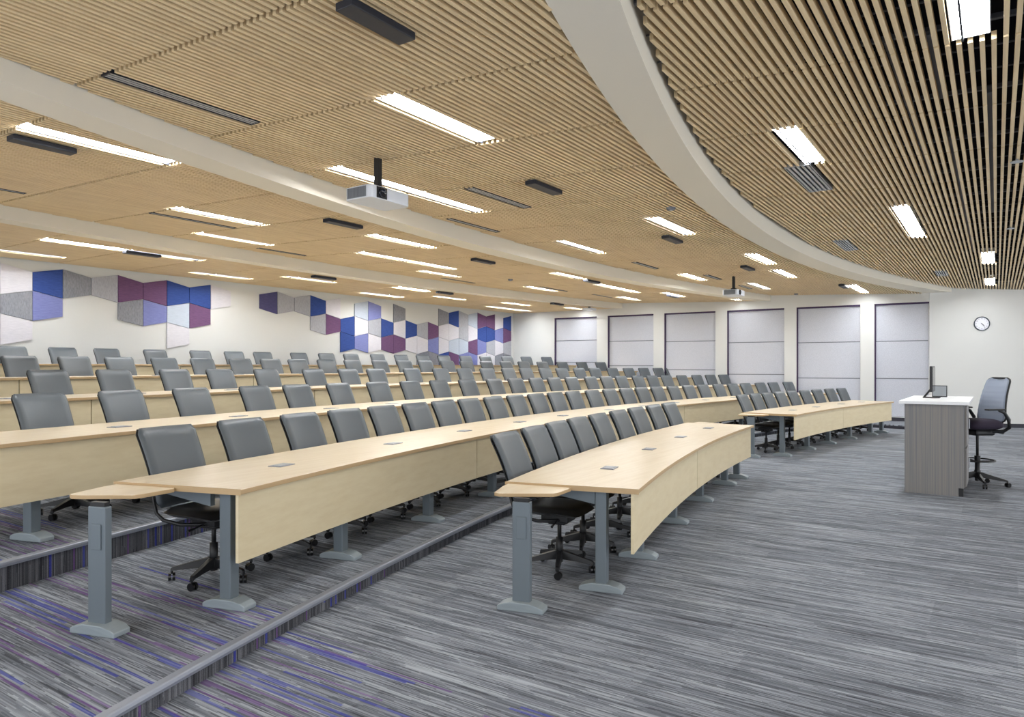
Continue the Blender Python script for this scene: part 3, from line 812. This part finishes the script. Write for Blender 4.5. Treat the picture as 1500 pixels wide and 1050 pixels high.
for a_ in (0, 2*pi/3, 4*pi/3): b.tube([(0,0,.31),(.225*cos(a_),.03+.225*sin(a_),.333)], [.016,.009], 6)
disc(b, .035, .30, .39, 16); b.build('foot_ring', M['black'], e)
b = MB(); disc(b, .045, .10, .2, 16, .036)
for k_ in range(5):
    a_ = 2*pi*k_/5+.2; c, s_ = cos(a_), sin(a_); vs = []
    prof_ = [(.03,.024,.11,.18),(.16,.020,.09,.14),(.30,.016,.076,.10),(.335,.012,.064,.09)]
    for (r, hw, z0, z1) in prof_:
        for (t_, z) in ((-hw,z0),(hw,z0),(hw*.7,z1),(-hw*.7,z1)): vs.append((r*c-t_*s_, r*s_+t_*c, z))
    m_ = len(prof_)
    b.add(vs, [(i*4+q, i*4+(q+1)%4, (i+1)*4+(q+1)%4, (i+1)*4+q) for i in range(m_-1) for q in range(4)] + [(0,3,2,1), tuple((m_-1)*4+q for q in range(4))])
b.build('star_base', M['black'], e)
for k_ in range(5):
    a_ = 2*pi*k_/5+.2; X, Y = .325*cos(a_), .325*sin(a_); cc, ss = cos(a_+1+k_), sin(a_+1+k_)
    b = MB(); b.tube([(X,Y,.05),(X,Y,.08)], .008, 8)
    for q in (-.024, .006):
        n_ = 14; vs0 = []
        for dd in (q, q+.018):
            for h_ in range(n_):
                an = 2*pi*h_/n_; px = .03*cos(an)-.008; vs0.append((X+px*cc-dd*ss, Y+px*ss+dd*cc, .031+.03*sin(an)))
        b.add(vs0, [list(range(n_)), list(range(n_, 2*n_))[::-1]] + [(h_, h_+n_, (h_+1)%n_+n_, (h_+1)%n_) for h_ in range(n_)])
    b.build('caster', M['wheel'], e)

# ------------------------------------------------------------------ wall clock
wd = (.330, -.943); L = sqrt(wd[0]**2+wd[1]**2); wd = (wd[0]/L, wd[1]/L)      # along the clock wall, to the viewer's right
nrm = (wd[1], -wd[0])                                                       # into the room
if nrm[0] > 0: nrm = (-nrm[0], -nrm[1])
a34 = math.atan(710/1045)
cu, cv = 22.049, 0.321
e = empty('wall_clock', (cu+nrm[0]*.001, cv+nrm[1]*.001, 2.67), atan2(wd[1], wd[0]), 'round white wall clock with dark rim on the plain wall', 'clock')
# local x along wall, local y = into the wall, -y faces the room
def ycyl(b, r, y0, y1, n=40, r2=None):
    r2 = r2 or r
    vs = [(r*cos(2*pi*i/n), y0, r*sin(2*pi*i/n)) for i in range(n)] + [(r2*cos(2*pi*i/n), y1, r2*sin(2*pi*i/n)) for i in range(n)]
    b.add(vs, [list(range(n)), list(range(n, 2*n))[::-1]] + [(i, i+n, (i+1)%n+n, (i+1)%n) for i in range(n)])
b = MB(); n = 48; ro, ri = .183, .163; vs = []
for (r, y) in ((ro,0),(ro,-.03),(ro-.008,-.038),(ri,-.034),(ri,-.012)):
    vs += [(r*cos(2*pi*i/n), y, r*sin(2*pi*i/n)) for i in range(n)]
b.add(vs, [(q*n+i, q*n+(i+1)%n, (q+1)*n+(i+1)%n, (q+1)*n+i) for q in range(4) for i in range(n)], 0, True); b.build('rim', M['clock_rim'], e)
b = MB(); ycyl(b, .166, -.014, -.001, 48); b.build('face', M['clock_face'], e)
def hand(L_, w_, deg, y):
    a_ = radians(deg); dx, dz = sin(a_), cos(a_); px, pz = cos(a_), -sin(a_); b = MB(); vs = []
    for yy in (y, y+.002):
        vs += [(-dx*.02+px*w_, yy, -dz*.02+pz*w_), (dx*L_+px*w_*.5, yy, dz*L_+pz*w_*.5), (dx*L_-px*w_*.5, yy, dz*L_-pz*w_*.5), (-dx*.02-px*w_, yy, -dz*.02-pz*w_)]
    b.add(vs, [(0,1,2,3),(7,6,5,4),(0,4,5,1),(1,5,6,2),(2,6,7,3),(3,7,4,0)]); return b
hand(.125, .004, 144, -.021).build('minute_hand', M['ink'], e)
hand(.08, .006, 132, -.018).build('hour_hand', M['ink'], e)
nb = MB()
for h_ in range(1, 13):
    cdat = bpy.data.curves.new('numeral', 'FONT'); cdat.body = str(h_); cdat.size = .042; cdat.extrude = .0006
    cdat.align_x = 'CENTER'; cdat.align_y = 'CENTER'; cdat.resolution_u = 2
    o = bpy.data.objects.new('numeral', cdat); COL.objects.link(o)
    dg = bpy.context.evaluated_depsgraph_get(); me = bpy.data.meshes.new_from_object(o.evaluated_get(dg))
    an = radians(30*h_); X, Z = .132*sin(an), .132*cos(an)
    nb.add([(v.co.x+X, -.0155-v.co.z, v.co.y+Z) for v in me.vertices], [list(p_.vertices) for p_ in me.polygons])
    bpy.data.objects.remove(o); bpy.data.curves.remove(cdat); bpy.data.meshes.remove(me)
nb.build('numerals', M['ink'], e)

# ------------------------------------------------------------------ projectors
def projector(u, v, zbot, ztop, label, w=.56, d=.36, h=.125):
    e = empty('projector', (u, v, zbot), 0, label, 'projector', 'ceiling-hung projectors')
    b = MB(); r_ = .05; poly = []
    for (cx_, cy_, a0) in ((w/2-r_,d/2-r_,0),(-w/2+r_,d/2-r_,90),(-w/2+r_,-d/2+r_,180),(w/2-r_,-d/2+r_,270)):
        for q in range(6): an = radians(a0+18*q); poly.append((cx_+r_*cos(an), cy_+r_*sin(an)))
    b.prism(poly, 0, h); b.build('case', M['projector'], e, bevel=.006)
    b = MB(); b.box(-w/2-.003, -w/2+.002, -d/2+.06, d/2-.04, .012, h-.012)
    g = b.build('side_grille', M['grille'], e)
    b = MB()
    for q in range(14):
        y = -d/2+.07+q*(d-.13)/13; b.box(-w/2-.007, -w/2-.003, y-.004, y+.004, .014, h-.014)
    b.build('fins', M['duct'], g)
    b = MB(); b.box(-.20,-.06,-d/2-.004,-d/2+.002,.008,h-.008); b.build('lens_bay', M['black'], e)
    b = MB(); vs = []; n_ = 20
    for (r, y) in ((.048,-.003),(.048,-.022),(.040,-.024),(.034,-.012),(.001,-.012)): vs += [(-.13+r*cos(2*pi*i/n_), -d/2+y, h/2+r*sin(2*pi*i/n_)) for i in range(n_)]
    b.add(vs, [(q*n_+i, q*n_+(i+1)%n_, (q+1)*n_+(i+1)%n_, (q+1)*n_+i) for q in range(4) for i in range(n_)], 0, True); b.build('lens', M['glass_dark'], e)
    b = MB(); b.box(-.14,.14,-.11,.11,h,h+.014); b.box(-.05,.05,-.05,.05,h+.014,h+.05)
    for sx in (-1, 1):
        for sy in (-1, 1): b.tube([(sx*.13,sy*.1,h+.008),(sx*.2,sy*.13,h+.006)], .008, 6)
    b.build('mount', M['black'], e)
    b = MB(); top = ztop-zbot; b.box(-.028,.028,-.028,.028,h+.05,top+.06); b.build('pole', M['black'], e)
    b = MB(); b.tube([(.03,0,h+.06),(.11,.02,h+.03),(.15,.08,h+.02),(.2,.1,h+.012)], .005, 6); b.build('cable', M['white'], e)
projector(5.15, 5.12, 3.185, zc('A', 5.1), 'white projector hung on a black pole, nearest the camera')
projector(16.46, 5.01, 3.19, zc('A', 5.0), 'white projector hung on a black pole, far off near the windows')
e = empty('projector', (20.5,10.9,3.38), 0, 'small white projector close under the rearmost ceiling, far right', 'projector', 'ceiling-hung projectors')
b = MB(); b.box(-.2,.2,-.15,.15,0,.07); b.build('case', M['projector'], e, bevel=.01)
b = MB(); b.box(-.03,.03,-.03,.03,.07,.118); b.build('mount', M['black'], e)

# ------------------------------------------------------------------ camera, light balance
cam = bpy.data.cameras.new('camera'); co = bpy.data.objects.new('camera', cam); COL.objects.link(co)
cam.sensor_width = 36; cam.lens = 36*1045/1500; cam.shift_y = 12/1500; cam.clip_start = .05; cam.clip_end = 100
co.location = (0,0,1.56); co.rotation_euler = (pi/2, 0, a34-pi/2); SC.camera = co
wd_ = bpy.data.worlds.new('world'); SC.world = wd_; wd_.use_nodes = True
wd_.node_tree.nodes['Background'].inputs[0].default_value = (.93,.96,1,1); wd_.node_tree.nodes['Background'].inputs[1].default_value = 1.2
SC.view_settings.view_transform = 'Standard'; SC.view_settings.look = 'None'; SC.view_settings.gamma = 1
SC.view_settings.exposure = 0.95
